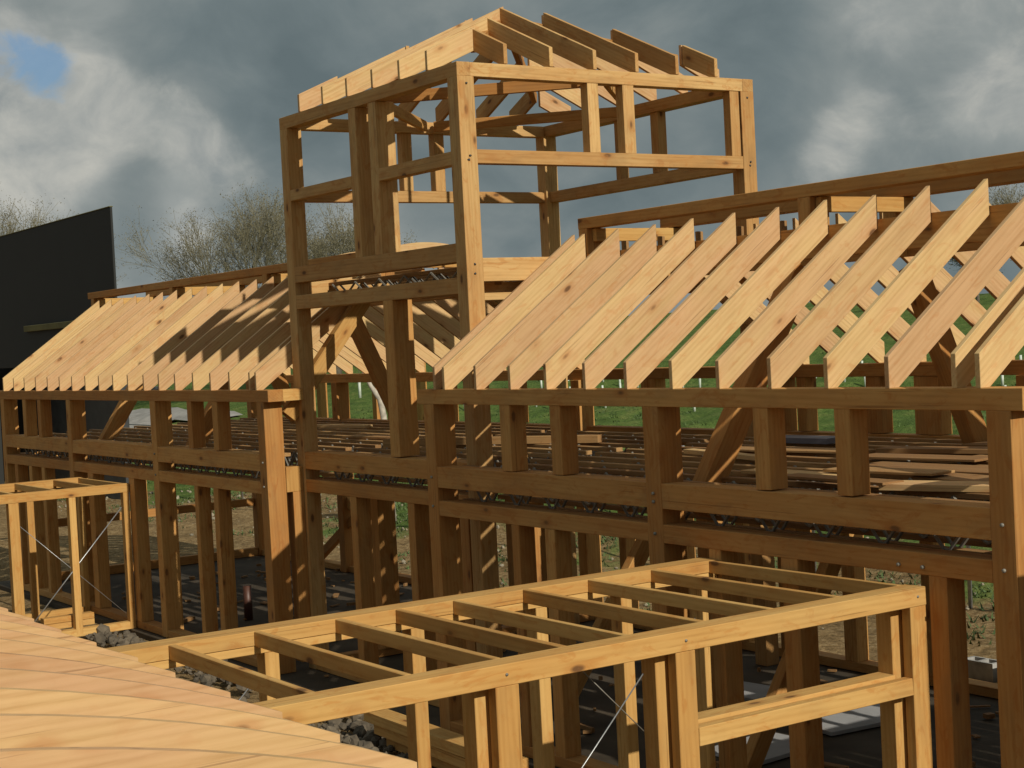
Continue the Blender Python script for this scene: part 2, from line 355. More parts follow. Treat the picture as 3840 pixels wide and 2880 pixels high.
def frame_wall(par, y0, dy, posts, studs_up, studs_lo, bays, depth=0.2, pdepth=0.25, back=False, pw=0.2, ptop=PL0):
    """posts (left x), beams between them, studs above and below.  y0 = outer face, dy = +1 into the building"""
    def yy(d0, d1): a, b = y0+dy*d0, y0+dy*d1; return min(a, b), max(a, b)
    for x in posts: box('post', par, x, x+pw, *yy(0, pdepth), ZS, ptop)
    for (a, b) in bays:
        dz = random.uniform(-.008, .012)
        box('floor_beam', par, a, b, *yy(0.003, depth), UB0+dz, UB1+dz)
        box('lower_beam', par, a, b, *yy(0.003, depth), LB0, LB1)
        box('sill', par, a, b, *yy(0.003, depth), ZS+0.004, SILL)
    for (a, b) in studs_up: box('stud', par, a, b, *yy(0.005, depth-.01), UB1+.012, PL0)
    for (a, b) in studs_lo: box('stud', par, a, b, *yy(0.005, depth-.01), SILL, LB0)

# ------------------------------------------------------------ terrain
def gz(x, y):
    t = min(max((y-8.5)/52.0, 0), 1)
    z = -3.62+5.2*(t*t*(3-2*t))*0.55+5.2*t*0.45
    if x > -5: z -= 0
    k = min(max((y-6)/6, 0), 1)
    b = mnoise.noise(Vector((x*0.35, y*0.35, 0)))*0.35+mnoise.noise(Vector((x*1.1, y*1.1, 3)))*0.16
    z += b*k*(1.0 if y < 40 else 0.6)
    # spoil bank behind the left range
    z += 0.40*math.exp(-((y-11.5)/2.6)**2)*(0.6+0.5*mnoise.noise(Vector((x*0.25, 5, 1))))
    return z
bm = bmesh.new()
def axis_vals(lo, hi, c0, c1, fine):
    vals = []; v = c0
    while v < c1: vals.append(v); v += fine
    s = fine; v = c1
    while v < hi: vals.append(v); s *= 1.13; v += s
    vals.append(hi); s = fine; v = c0-fine; left = []
    while v > lo: left.append(v); s *= 1.13; v -= s
    left.append(lo); return left[::-1]+vals
XS = axis_vals(-900, 500, -45, 16, 0.5); YS = axis_vals(-400, 900, 5, 42, 0.42)
grid = [[bm.verts.new((x, y, gz(x, y))) for y in YS] for x in XS]
for i in range(len(XS)-1):
    for j in range(len(YS)-1): bm.faces.new((grid[i][j], grid[i+1][j], grid[i+1][j+1], grid[i][j+1]))
setp(bm_obj('ground', bm, M_GROUND, smooth=True), kind='structure')
bm = bmesh.new()
for (x0, x1, y0, y1) in ((-16.2, 9.2, -0.10, 5.2),):
    bmesh.ops.create_cube(bm, size=1, matrix=Matrix.Translation(((x0+x1)/2, (y0+y1)/2, ZS-0.06)) @ Matrix.Diagonal((x1-x0, y1-y0, 0.112, 1)))
setp(bm_obj('floor_slab', bm, M_SLAB, bev=0.01), kind='structure')
bm = bmesh.new()
bmesh.ops.create_cube(bm, size=1, matrix=Matrix.Translation(((-0.6+6.4)/2, -2.6, ZS-0.065)) @ Matrix.Diagonal((7.0-2.0, 4.98, 0.10, 1)))
for v_ in bm.verts: v_.co.x += 2.2
setp(bm_obj('link_slab', bm, M_SLAB, bev=0.01), kind='structure')

# ------------------------------------------------------------ left range
LW = empty('timber_frame_wing', (-10, 0, ZS), 'long left wing of bare brown posts and pale rafters, partly in the tower shadow', 'timber frame')
postsL = [-15.37, -11.75, -8.08, -4.47]
baysL = [(-15.17, -11.75), (-11.55, -8.08), (-7.88, -4.47)]
frame_wall(LW, 0.0, 1, postsL, [(-14.08, -13.90), (-13.26, -13.09), (-6.72, -6.57), (-5.87, -5.71)],
           [(-14.73, -14.57), (-13.91, -13.76), (-13.22, -13.07), (-10.90, -10.67), (-9.11, -8.88), (-6.62, -6.50), (-5.98, -5.83)], baysL)
box('stud', LW, -4.42, -4.255, 0.33, 0.480, SILL, -1.287)
frame_wall(LW, YB, -1, postsL, [(-13.5, -13.3), (-9.85, -9.68), (-6.1, -5.9)], [(-14.3, -14.1), (-13.2, -13.0), (-10.3, -10.1), (-6.4, -6.2)], baysL)
box('wall_plate', LW, -15.85, -4.12, 0.0, 0.2, PL0, 0.0)
box('wall_plate', LW, -15.85, -4.12, YB-0.2, YB, PL0, 0.0)
box('tie', LW, -4.32, -4.123, 0.202, 0.482, PL0+.002, -0.003, W_SHED)
box('tie', LW, -4.45, -4.255, 0.252, 0.482, -1.285, -0.975, W_SHED)
for x in [-15.145+0.6225*i for i in range(12)]+[-7.706, -7.102, -6.482, -5.884, -5.275, -4.666, -4.479]:
    rafter(LW, x, 1); rafter(LW, x, -1)
def lantern(par, x0, x1, posts, ends=True):
    for s in (1, -1):
        def yy(a, b): return (a, b) if s > 0 else (YB-b, YB-a)
        box('purlin', par, x0+.05, x1-.05, *yy(1.860, 1.96), 1.064, 1.344)
        box('lantern_beam', par, x0, x1, *yy(1.862, 2.06), 1.62, 1.736)
        for x in posts: box('lantern_post', par, x, x+0.16, *yy(1.962, 2.10), 1.064, 1.62)
        for x in posts: box('lantern_post', par, x+.002, x+0.158, *yy(1.864, 1.96), 1.346, 1.62)
    for x in posts: box('cross_piece', par, x+.165, x+0.235, 1.93, YB-1.93, 1.475, 1.612, W_SHED)
box('rail', LW, -15.36, -15.24, 0.255, YB-.255, -2.545, -2.40); box('sill', LW, -15.34, -15.2, 0.255, YB-.255, ZS+.004, -3.37); box('rail', LW, -15.36, -15.2, 0.255, YB-.255, LB0, LB1)
box('post', LW, -15.35, -15.2, 2.45, 2.6, -2.398, LB0)
lantern(LW, -15.745, -4.45, [-15.6, -11.75, -8.08, -4.68])
box('ridge_board', LW, -15.6, -4.5, 2.50, 2.55, 1.30, 1.47)
for y in [0.26+0.43*i for i in range(11)]: posi_joist(LW, -15.2, -4.3, y)
def crutch(par, x, front=True):
    strut('strut', par, (x, 0.46, -1.08), (x, 1.80, 0.98), 0.22, 0.17)
    strut('strut', par, (x+.002, YB-0.62-.22, -1.08), (x+.002, YB-1.80, 0.98), 0.22, 0.17)
for x in (-11.65, -7.98): crutch(LW, x)
strut('strut', LW, (-4.36, 0.36, -0.35), (-4.36, 1.52, 1.08), 0.20, 0.14, W_SHED)
strut('strut', LW, (-12.9, YB-.12, SILL), (-11.0, YB-.12, -2.36), 0.16, 0.10, None, (0, 1, 0)); strut('strut', LW, (-13.1, YB-.12, -1.40), (-11.4, YB-.12, -2.36), 0.16, 0.10, None, (0, 1, 0))
box('post', LW, -4.40, -4.20, 1.48, 1.74, SILL, LB0); box('sill', LW, -4.42, -4.24, 0.70, YB-.26, ZS+.006, SILL); box('post', LW, -4.40, -4.20, 3.0, 3.2, SILL, LB0)

# ------------------------------------------------------------ tower
TW = empty('timber_frame_tower', (-2.3, 2.53, ZS), 'square open timber tower with low hipped rafters, rising above both wings', 'timber tower')
DEF[0] = W_TOWER
xa, xb, y0t, y1t = -4.396, -0.186, 0.484, 4.578; ZT = 3.372
for x in (xa, xb-0.2):
    for y in (y0t, y1t-0.2): box('post', TW, x, x+0.2, y, y+0.2, ZS, 3.226)
box('wall_plate', TW, xa, xb, y0t, y0t+0.16, 3.226, ZT); box('wall_plate', TW, xa, xb, y1t-0.16, y1t, 3.226, ZT)
for x in (xa, xb-0.16): box('wall_plate', TW, x, x+0.16, y0t+0.162, y1t-0.162, 3.226, ZT-.003)
ia, ib, ja, jb = xa+0.2, xb-0.2, y0t+0.2, y1t-0.2
# mid rails
for x in (xa+.003, xb-.143): box('mid_rail', TW, x, x+0.14, ja, jb, 2.323, 2.468)
box('mid_rail', TW, ia, ib, y1t-0.143, y1t-.003, 2.323, 2.468)
box('mid_rail', TW, ia, -2.60, y0t+.003, y0t+0.143, 2.323, 2.455); box('mid_rail', TW, -1.95, ib, y0t+.003, y0t+0.143, 2.326, 2.468)
# tower floor beams
for (a, b) in ((y0t+.003, y0t+.203), (y1t-.203, y1t-.003)):
    box('floor_beam', TW, ia, ib, a, b, 1.31, 1.505); box('lower_beam', TW, ia, ib, a, b, 0.98, 1.15)
for x in (xa+.003, xb-.203): box('floor_beam', TW, x, x+0.2, ja, jb, 1.093, 1.337)
box('lower_beam', TW, xb-.33, xb-.205, ja, jb, 0.90, 1.09)
for y in [0.95+0.45*i for i in range(8)]: posi_joist(TW, ia, ib, y, 1.30, 1.06)
# studs
for (a, b) in ((-2.60, -2.43), (-2.13, -1.955)): box('stud', TW, a, b, y0t+.006, y0t+0.25, 1.505, 3.226)
box('stud', TW, -2.0, -1.79, y0t+.002, y0t+0.26, UB1+.012, 0.98, W_FRAME)
for (a, b) in ((2.16, 2.305), (2.645, 2.80)):
    for x in (xb-.14, xa+.006): box('stud', TW, x, x+0.134, a, b, 2.468, 3.226)
box('stud', TW, xb-.136, xb-.01, jb-0.16, jb-0.02, 2.468, 3.226)
for (a, b) in ((-2.70, -2.60), (-1.95, -1.80)): box('stud', TW, a, b, y1t-0.14, y1t-0.006, 2.468, 3.226)
# braces under the plate at the middle of the back
# jack rafters: pyramid, hips at 45 degrees
pit_t = math.tan(R(24.5)); hv_ = 0.212; apx, apy = (xa+xb)/2, (y0t+y1t)/2
def jack(side, t):      # t = distance along the wall from its left end (looking at plan coordinates)
    Lw = (xb-xa) if side in 'SN' else (y1t-y0t)
    run = min(t, Lw-t, 2.0)
    pts = [(0, 0.004), (0, hv_), (run, hv_+run*pit_t), (run, run*pit_t-0.03+.0), (0.075, 0.004)]
    th = 0.047
    if side == 'S': return prism('rafter', TW, [(y0t+p, ZT+q) for p, q in pts], 'x', xa+t, xa+t+th, W_RAFT, (0, 1, pit_t))
    if side == 'N': pts = [(p*0.93 if p == run else p, q-(run*.07*pit_t if p == run else 0)) for p, q in pts]
    if side == 'N': return prism('rafter', TW, [(y1t-p, ZT+q) for p, q in pts], 'x', xa+t, xa+t+th, W_RAFT, (0, -1, pit_t))
    if side == 'E': return prism('rafter', TW, [(xb-p, ZT+q) for p, q in pts], 'y', y0t+t-th/2, y0t+t+th/2, W_TOWER, (-1, 0, pit_t))
    if side == 'W': return prism('rafter', TW, [(xa+p, ZT+q) for p, q in pts], 'y', y0t+t-th/2, y0t+t+th/2, W_TOWER, (1, 0, pit_t))
for s, dx in (('S', 0), ('N', 0)):
    for x in (-3.852, -3.229, -2.619, -2.010, -1.401, -0.810): jack(s, x-xa)
for y in (1.10, 1.69, 2.275, 2.86, 3.44, 4.02): jack('E', y-y0t)
for y in (1.69, 2.225, 2.80, 3.44, 3.98): jack('W', y-y0t)
for sx, sy in ((1, 1), (1, -1), (-1, 1), (-1, -1)):
    c = Vector(((xb if sx > 0 else xa)-sx*.62, (y1t if sy > 0 else y0t)-sy*.62, ZT+.62*pit_t+.01)); a = Vector((apx+sx*.03, apy+sy*.03, ZT+2.02*pit_t+.01))
    strut('hip_rafter', TW, c, a, 0.13, 0.07, W_FRAME, (sx, -sy, 0))
# ties across the tower head and collars
mids = [(apx, y0t+.17), (xb-.17, apy), (apx, y1t-.17), (xa+.17, apy)]
for i in range(4):
    a, b = Vector((*mids[i], 3.30)), Vector((*mids[(i+1) % 4], 3.30)); d = (b-a).normalized()*.10
    strut('tie', TW, a+d, b-d, 0.13, 0.06, W_FRAME, (-d.y, d.x, 0))
DEF[0] = W_FRAME
# recess wall between the wings, at tower face
box('floor_beam', TW, ia, ib, y0t+.003, y0t+.2, UB0, UB1); box('lower_beam', TW, ia, ib, y0t+.003, y0t+.2, LB0, LB1); box('sill', TW, ia, ib, y0t+.003, y0t+.2, ZS+.004, SILL)
for (a, b) in ((-3.06, -2.91), (-1.70, -1.55), (-0.60, -0.42)): box('stud', TW, a, b, y0t+.006, y0t+.2, SILL, LB0)
box('post', TW, -2.1, -1.85, 2.2, 2.45, ZS, LB1)
box('floor_beam', TW, ia, ib, YB-.2, YB-.003, UB0, UB1); box('wall_plate', TW, -4.118, -0.53, YB-.2, YB-.003, PL0, -.003)
box('lower_beam', TW, ia, ib, YB-.2, YB-.003, LB0, LB1); box('sill', TW, ia, ib, YB-.2, YB-.003, ZS+.004, SILL)
for (a, b) in ((-3.6, -3.45), (-2.4, -2.2), (-1.2, -1.05)): box('stud', TW, a, b, YB-.19, YB-.006, SILL, LB0)
for (a, b) in ((-2.95, -2.65),): box('stud', TW, a, b, YB-.19, YB-.006, UB1, PL0)
for y in [0.74+0.43*i for i in range(9)]: posi_joist(TW, ia, ib, y)

# ------------------------------------------------------------ right range
RW = empty('timber_frame_wing', (3.3, 0, ZS), 'near right wing of brown posts under a row of sunlit pale rafters', 'timber frame')
postsR = [-0.40, 3.23, 6.87]
baysR = [(-0.20, 3.23), (3.43, 6.87)]
frame_wall(RW, 0.0, 1, postsR, [(1.017, 1.19), (1.856, 2.02), (4.60, 4.765), (5.476, 5.63)],
           [(1.124, 1.25), (1.68, 1.835), (4.0, 4.14), (4.84, 5.02), (6.31, 6.47)], baysR)
frame_wall(RW, YB, -1, postsR, [(0.0, .15), (1.107, 1.328), (1.82, 2.17), (4.6, 4.8), (5.5, 5.7)], [(0.6, .8), (1.8, 2.0), (4.4, 4.6), (5.6, 5.8)], baysR)
box('wall_plate', RW, -0.524, 7.173, 0.0, 0.2, PL0, 0.0); box('wall_plate', RW, -0.524, 7.173, YB-.2, YB, PL0, 0.0)
box('tie', RW, 6.97, 7.165, 0.203, YB-.203, PL0+.003, -.003)
box('floor_beam', RW, 6.875, 7.065, 0.252, YB-.252, -1.285, -0.975)
for x in [-0.172]+[0.6*i for i in range(12)]+[6.79]:
    rafter(RW, x, 1); rafter(RW, x, -1)
for x in (7.4, 8.0, 8.6): pass
lantern(RW, -0.092, 7.17, [-0.092, 3.27, 6.95])
for x in [0.45, 1.05, 1.65, 2.25, 2.85]: box('noggin', RW, x, x+.045, 2.02, 2.09, 1.344, 1.45, W_LOOSE)
for y in [0.26+0.43*i for i in range(11)]: posi_joist(RW, -0.15, 6.86, y)
crutch(RW, 3.33); crutch(RW, 6.97)
strut('strut', RW, (3.33, 0.9, SILL), (3.33, 2.3, LB0), 0.16, 0.12); strut('strut', RW, (4.9, YB-.1, SILL), (6.7, YB-.1, LB0), 0.18, 0.12, None, (0, 1, 0))
strut('strut', RW, (-.1, 1.4, SILL), (-.1, 3.0, LB0), 0.18, 0.12)
for x in (1.0, 2.3): box('post', RW, x, x+.2, 2.4, 2.6, ZS, LB1)
for x in (5.2,): box('post', RW, x, x+.2, 2.4, 2.6, ZS, LB1)

# ------------------------------------------------------------ flat-roofed link in front (near one)
LK = empty('link_frame', (5.1, -2.5, ZS), 'flat golden timber link frame in the foreground with eight open roof joists', 'timber frame')
xn, xf = 6.292, 4.110; ZL = -1.370
box('roof_beam', LK, xn-0.18, xn, -5.05, -0.003, -1.497, ZL, W_SHED); box('roof_beam', LK, 3.90, xf, -5.05, -0.003, -1.468, ZL, W_SHED)
box('roof_plate', LK, 3.93, xf-.006, -5.05, -0.006, -1.525, -1.471, W_SHED)
for y in (-4.65, -4.051, -3.447, -2.97, -2.496, -1.889, -1.293, -0.684): box('joist', LK, xf, xn-0.18, y-.003, y+.042, -1.470, ZL-.002, W_SHED)
box('joist', LK, xf, xn-0.18, -0.09, -0.045, -1.470, ZL-.002, W_SHED)
for (a, b) in ((-0.165, -0.006), (-2.242, -2.089), (-3.566, -3.408), (-4.9, -4.75)):
    box('post', LK, xn-.085, xn-.003, a, b, ZS, -1.497, W_SHED); box('stud', LK, xn-.26, xn-.115, a-.075, b-.02, ZS, -1.50, W_SHED)
for y in (-0.17, -0.985, -1.78, -2.85, -3.98): box('post', LK, xf-.15, xf-.01, y, y+(.105 if y < -.2 else .06), ZS, -1.525, W_SHED)
box('window_rail', LK, xn-.085, xn-.002, -2.086, -0.167, -2.104, -1.986, W_SHED); box('window_rail', LK, xn-.25, xn-.09, -2.11, -0.245, -2.09, -1.965, W_SHED)
box('sill', LK, xn-.15, xn-.004, -5.05, -.01, ZS+.004, SILL, W_SHED); box('sill', LK, xf-.15, xf-.014, -5.05, -.01, ZS+.004, SILL, W_SHED)
for a, b in (((6.05, -3.38, -2.69), (6.05, -2.27, -1.60)), ((4.0, -0.62, -2.27), (4.0, -0.06, -1.73)), ((4.0, -4.6, -2.28), (4.0, -4.0, -1.70))): tube('tension_rod', LK, [a, b], 0.0045, M_STEEL, 6)
tube('tension_rod', LK, [(6.03, -2.83, -1.50), (6.03, -2.27, -2.06)], 0.0035, M_WEB, 6)

# second link, at the left
L2 = empty('link_frame', (-10, -1.2, ZS), 'smaller flat link frame at the left edge, braced with crossed steel rods', 'timber frame')
box('roof_beam', L2, -9.21, -9.07, -5.0, -0.003, -1.50, ZL, W_SHED); box('roof_beam', L2, -11.25, -11.08, -5.0, -0.003, -1.50, ZL, W_SHED)
for y in (-4.7, -4.1, -3.5, -2.9, -2.3, -1.7, -1.10, -0.49, -0.09): box('joist', L2, -11.08, -9.21, y, y+.045, -1.47, ZL-.002, W_SHED)
for (a, b) in ((-0.10, -0.01), (-0.92, -0.816), (-1.79, -1.644), (-2.6, -2.5), (-3.4, -3.3)):
    box('post', L2, -9.20, -9.075, a, b, ZS, -1.50, W_SHED); box('post', L2, -11.2, -11.09, a, b, ZS, -1.50, W_SHED)
box('sill', L2, -9.2, -9.074, -5.0, -.1, ZS-.0, SILL-.0, W_SHED); box('sill', L2, -11.2, -11.09, -5.0, -.1, ZS, SILL, W_SHED)
tube('tension_rod', L2, [(-9.1, -1.62, -3.35), (-9.1, -0.13, -1.72)], 0.009, M_STEEL, 6)
tube('tension_rod', L2, [(-9.16, -1.62, -1.85), (-9.16, -0.13, -3.30)], 0.005, M_STEEL, 6)

# ------------------------------------------------------------ curved roof in the foreground
CR = empty('curved_roof_frame', (5, -8.5, ZS), 'close row of pale curved rafters filling the lower left corner', 'curved roof')
Rc = 10.0; apz = -0.70; apy_c = -8.35
def arc(y): return -0.689-0.0663*(y+8.1)**2
def curved_rafter(x):
    pts = []; ys = [-5.12-(i*(6.46/26)) for i in range(27)]
    top = [(y, arc(y)) for y in ys]; d = 0.21
    bot = [(y, arc(y)-(.055+(d-.055)*min(1, abs(y-ys[0])/.42, abs(y-ys[-1])/.42+.2))) for i, y in enumerate(ys)]
    k_ = random.uniform(-.02, .02); top[0] = (ys[0]+k_, top[0][1]-.012-k_*.3); bot[0] = (ys[0]+k_, bot[0][1]-k_*.3)
    pts = top+bot[::-1]
    bm = bmesh.new(); th = 0.05; n = len(pts)
    A = [bm.verts.new((x, p[0], p[1])) for p in pts]; B = [bm.verts.new((x+th, p[0], p[1])) for p in pts]
    bm.faces.new(A); bm.faces.new(B[::-1])
    for i in range(n): bm.faces.new((A[i], B[i], B[(i+1) % n], A[(i+1) % n]))
    bmesh.ops.triangulate(bm, faces=[f for f in bm.faces if len(f.verts) > 4])
    return bm_obj('rafter', bm, W_CURV, CR, gc=(Vector((x, -5, -1)), Vector((0, 1, 0)), Vector((1, 0, 0)), Vector((0, 0, 1))))
xs_c = [8.0-0.655*i for i in range(-3, 16)]
for x in xs_c: curved_rafter(x+random.uniform(-.03, .03))
box('wall_plate', CR, min(xs_c)-.1, max(xs_c)+.15, -5.42, -5.2, -1.70, -1.50, W_SHED); box('wall_plate', CR, min(xs_c)-.1, max(xs_c)+.15, -11.5, -11.28, -1.62, -1.41, W_SHED)
for x in xs_c[::3]:
    for y in (-5.40, -11.46): box('post', CR, x, x+.16, y, y+.16, ZS, -1.62, W_SHED)


# ------------------------------------------------------------ loose timber, pipes and small things on site
def loose(x, y, z, L_, W_, T_, rz, label, group=None, mat=None, name='loose_board', rx=0.0, cat='board'):
    bm = bmesh.new(); c, s = math.cos(rz), math.sin(rz); M = Matrix.Translation((x, y, z)) @ Matrix.Rotation(rz, 4, 'Z') @ Matrix.Rotation(rx, 4, 'Y') @ Matrix.Diagonal((L_, W_, T_, 1))
    bmesh.ops.create_cube(bm, size=1, matrix=M)
    g = Vector((c, s, 0))
    return setp(bm_obj(name, bm, mat or W_LOOSE, None, gc=(Vector((x, y, z)), g, Vector((-s, c, 0)), Vector((0, 0, 1))), bev=0.003), label, cat, group)
zj = -0.80
GB = 'loose boards lying on the first floor joists'
loose(5.3, 3.55, zj+.025, 2.9, 0.55, .022, R(4), 'widest brown board lying on the right wing floor nearest the back wall', GB)
loose(5.5, 2.75, zj+.012, 2.6, 0.50, .022, R(-3), 'flat brown board on the right wing floor, middle of the row beside the raking strut', GB)
loose(5.2, 2.0, zj+.012, 2.7, 0.50, .022, R(2), 'flat brown board on the right wing floor just in front of the middle one', GB)
loose(5.9, 1.35, zj+.012, 1.7, 0.40, .022, R(-8), 'short skewed brown board on the right wing floor near the corner post', GB)
loose(4.0, 3.2, zj+.045, 1.8, 0.30, .045, R(14), 'narrow board crossing the right wing floor at a slant', GB)
loose(6.1, 0.85, zj+.03, 1.5, 0.30, .05, R(18), 'pale sunlit board tilted by the near corner of the right wing floor', GB, W_RAFT)
loose(3.9, 1.1, zj+.012, 1.2, 0.25, .03, R(-4), 'pale offcut on the right wing floor beside the middle post', GB, W_RAFT)
loose(1.9, 2.9, zj+.012, 1.9, 0.35, .022, R(8), 'brown board on the floor behind the first studs of the right wing', GB)
loose(2.0, 2.0, zj+.04, 1.6, 0.12, .045, R(-12), 'thin batten on the floor behind the first studs of the right wing', GB, W_RAFT, cat='batten')
loose(-2.6, 2.2, zj+.05, 3.0, 0.12, .09, R(28), 'long timber lying slantwise over the floor joists below the tower', None, W_LOOSE, 'loose_timber', cat='timber')
loose(-5.4, 2.2, zj+.03, 1.4, 0.30, .03, R(3), 'board on the left wing floor beside the tower post', GB)
loose(-9.0, 3.4, zj+.03, 1.8, 0.14, .045, R(10), 'sunlit batten on the left wing floor under the far eaves', GB, W_RAFT, cat='batten')
loose(1.35, 3.6, zj+.05, 1.0, 0.32, .06, R(5), 'blue-grey boxed sheet lying on the right wing floor behind the studs', None, simple('blue_grey_sheet', (0.13, 0.13, 0.16), 0.6), 'sheet', cat='sheet')
GT = 'stacked beams lying beside the near link frame'
for k, (dx, dy) in enumerate(((0.25, 0.06), (0.12, 0.02), (0, 0))):
    loose(0.95+dx, -0.80+dy, -3.47+.115*k-.0, 2.7, 0.22, .105, R(-3+k), ['bottom beam of the three stacked on the ground behind the near link posts', 'middle beam of the three stacked on the ground behind the near link posts', 'top beam, lit by the sun, of the three stacked behind the near link posts'][k], GT, W_SHED, 'stacked_beam', cat='beam')
for k in range(2): loose(-9.35, -0.95, -3.37+.09*k, 0.75, 0.16, .085, R(90), ['lower short timber of the pair lying at the foot of the left link frame', 'upper short timber of the pair lying at the foot of the left link frame'][k], 'pair of short timbers by the left link frame', W_SHED, 'short_timber', cat='timber')
for k_, (x_, y_, l_, w_, r_) in enumerate(((4.3, 3.95, 1.7, .45, 2), (6.2, 3.1, 1.2, .4, -9), (4.1, 2.45, 1.3, .35, 6), (6.25, 2.25, 1.1, .35, 12), (4.75, 1.3, 1.1, .3, 5), (4.9, 0.6, 1.2, .22, -3))):
    loose(x_, y_, zj+.037+.004*k_, l_, w_, .022, R(r_), ['brown board on the right wing floor, far left by the back wall', 'brown board on the right wing floor beside the far raking strut', 'brown board on the right wing floor just beyond the near raking strut', 'skewed brown board in the middle of the right wing floor below the purlin', 'brown board on the right wing floor between the two short studs', 'narrow board on the right wing floor just inside the front beam'][k_], GB)
s = setp(tube('pipe_stub', None, [(-8.38, 1.48, ZS), (-8.38, 1.48, -3.02)], 0.065, M_PIPE, 14), 'brown pipe stub standing up from the floor slab of the left wing', 'pipe')
for i, (x, y, zt, lb) in enumerate([(-17.5, 9.3, 0, 'blue marker post on the earth bank behind the tower recess')]):
    setp(tube('marker_post', None, [(x, y+3, gz(x, y+3)-.1), (x, y+3, gz(x, y+3)+.55)], 0.04, M_BLUE, 8), lb, 'marker post')
# concrete blocks behind the right wing
for i, (x, y) in enumerate(((1.55, 5.75), (2.08, 5.72))):
    bm = bmesh.new(); z = gz(x, y)
    for (a0, a1, b0, b1) in ((0, .44, 0, .03), (0, .44, .18, .21), (0, .04, .03, .18), (.20, .24, .03, .18), (.40, .44, .03, .18)):
        bmesh.ops.create_cube(bm, size=1, matrix=Matrix.Translation((x+(a0+a1)/2, y+(b0+b1)/2, z+.10)) @ Matrix.Diagonal((a1-a0-.001, b1-b0-.001, .22, 1)))
    setp(bm_obj('concrete_block', bm, M_CONC), ['left of two hollow grey blocks on the ground behind the right corner post', 'right of two hollow grey blocks on the ground behind the right corner post'][i], 'block', 'hollow blocks behind the right wing')
M_SHEET = simple('pale_sheet', (0.34, 0.34, 0.34), 0.7, 0, 0.12, 2)
for k_, (x_, y_, l_, w_, r_) in enumerate(((0.75, 3.25, .9, .6, 8), (2.35, 3.2, .8, 1.2, -6), (2.6, 1.75, .7, .9, 5))):
    loose(x_, y_, ZS+.03, l_, w_, .04, R(r_), ['pale sheet lying on the dark slab farthest in, seen above the window rail', 'widest pale sheet on the dark slab of the right wing', 'pale sheet on the dark slab seen below the window rail'][k_], 'pale sheets on the slab', M_SHEET, 'insulation_sheet', cat='sheet')
# rubble beside the near link
bm = bmesh.new()
RUB = [(-4.8, -.60, .9, .28), (-5.0, -.50, .5, .2), (-1.2, -.60, .8, .22), (-.6, -.75, .5, .2), (-8.2, -.6, .4, .15), (.3, -.95, .5, .3), (3, -3.5, 1.2, .8)]
for i in range(800):
    cx_, cy_, sx_, sy_ = random.choice(RUB); x = random.gauss(cx_, sx_); y = random.gauss(cy_, sy_)
    if y > -0.2: continue
    r = random.choice((.015, .02, .03, .04, .05, .09))*random.uniform(.6, 1.1); z = -3.56+r*.3+random.random()*.05
    mm = Matrix.Translation((x, y, z)) @ Matrix.Rotation(random.uniform(0, 6), 4, (random.random(), random.random(), random.random()+.1)) @ Matrix.Diagonal((r*random.uniform(.7, 1.4), r, r*random.uniform(.5, .9), 1))
    bmesh.ops.create_icosphere(bm, subdivisions=1, radius=1, matrix=mm)
setp(bm_obj('rubble', bm, M_RUB), 'chalky rubble and broken stone along the foot of the wall beside the near link', 'rubble', kind='stuff')
bm = bmesh.new()
for i in range(260):
    x = random.uniform(-14.5, 8.5); y = random.uniform(.3, 4.8)
    if random.random() < .3: x = random.uniform(2.8, 6.0); y = random.uniform(-3.5, -.4)
    l = random.choice((.05, .09, .14, .3))*random.uniform(.6, 1.2); h = random.choice((.015, .02, .045))
    bmesh.ops.create_cube(bm, size=1, matrix=Matrix.Translation((x, y, ZS+.012+h/2)) @ Matrix.Rotation(random.uniform(0, 3.1), 4, 'Z') @ Matrix.Diagonal((l, random.choice((.03, .05, .09)), h, 1)))
setp(bm_obj('offcuts', bm, W_LOOSE, gc=(Vector((0, 0, 0)), *AX['x'])), 'small timber offcuts scattered over the dark floor slab', 'offcuts', kind='stuff')
# bolt heads where the beams meet the posts
for par_, lst in ((RW, [(-.3, -.9), (-.3, -1.2), (3.33, -.88), (3.33, -.95), (3.33, -1.22), (6.97, -.9), (6.97, -1.2), (6.05, -1.24), (6.27, -1.24)]), (LW, [(-4.37, -.9), (-4.37, -1.2), (-7.98, -.9), (-7.98, -1.2)])):
    for x_, z_ in lst: tube('bolt', par_, [(x_, .01, z_), (x_, -.014, z_)], .014, M_WEB, 8)
for y_ in (y0t+.10, y1t-.10):
    for z_ in (2.40, 2.36, 1.27, 1.18, 3.15): tube('bolt', TW, [(xb-.01, y_+random.uniform(-.04, .04), z_+random.uniform(-.02, .02)), (xb+.010, y_, z_)], .011, M_DARK, 8)
for y_ in (-.09, -2.16, -3.49): tube('bolt', LK, [(xn-.01, y_, -1.43), (xn+.006, y_, -1.43)], .009, M_WEB, 8)
# stones and clods on the spoil bank behind
bm = bmesh.new()
for i in range(1100):
    x = random.uniform(-42, 6); y = random.gauss(9.0, 2.2)
    if y < 5.6: continue
    r = random.choice((.02, .025, .03, .04, .06))*random.uniform(.6, 1.3); z = gz(x, y)+r*.3
    mm = Matrix.Translation((x, y, z)) @ Matrix.Rotation(random.uniform(0, 6), 4, (random.random(), random.random(), 1)) @ Matrix.Diagonal((r*random.uniform(.7, 1.4), r, r*.6, 1))
    bmesh.ops.create_icosphere(bm, subdivisions=1, radius=1, matrix=mm)
setp(bm_obj('stones', bm, M_STONE), 'pale stones scattered over the earth bank behind the building', 'stones', kind='stuff')
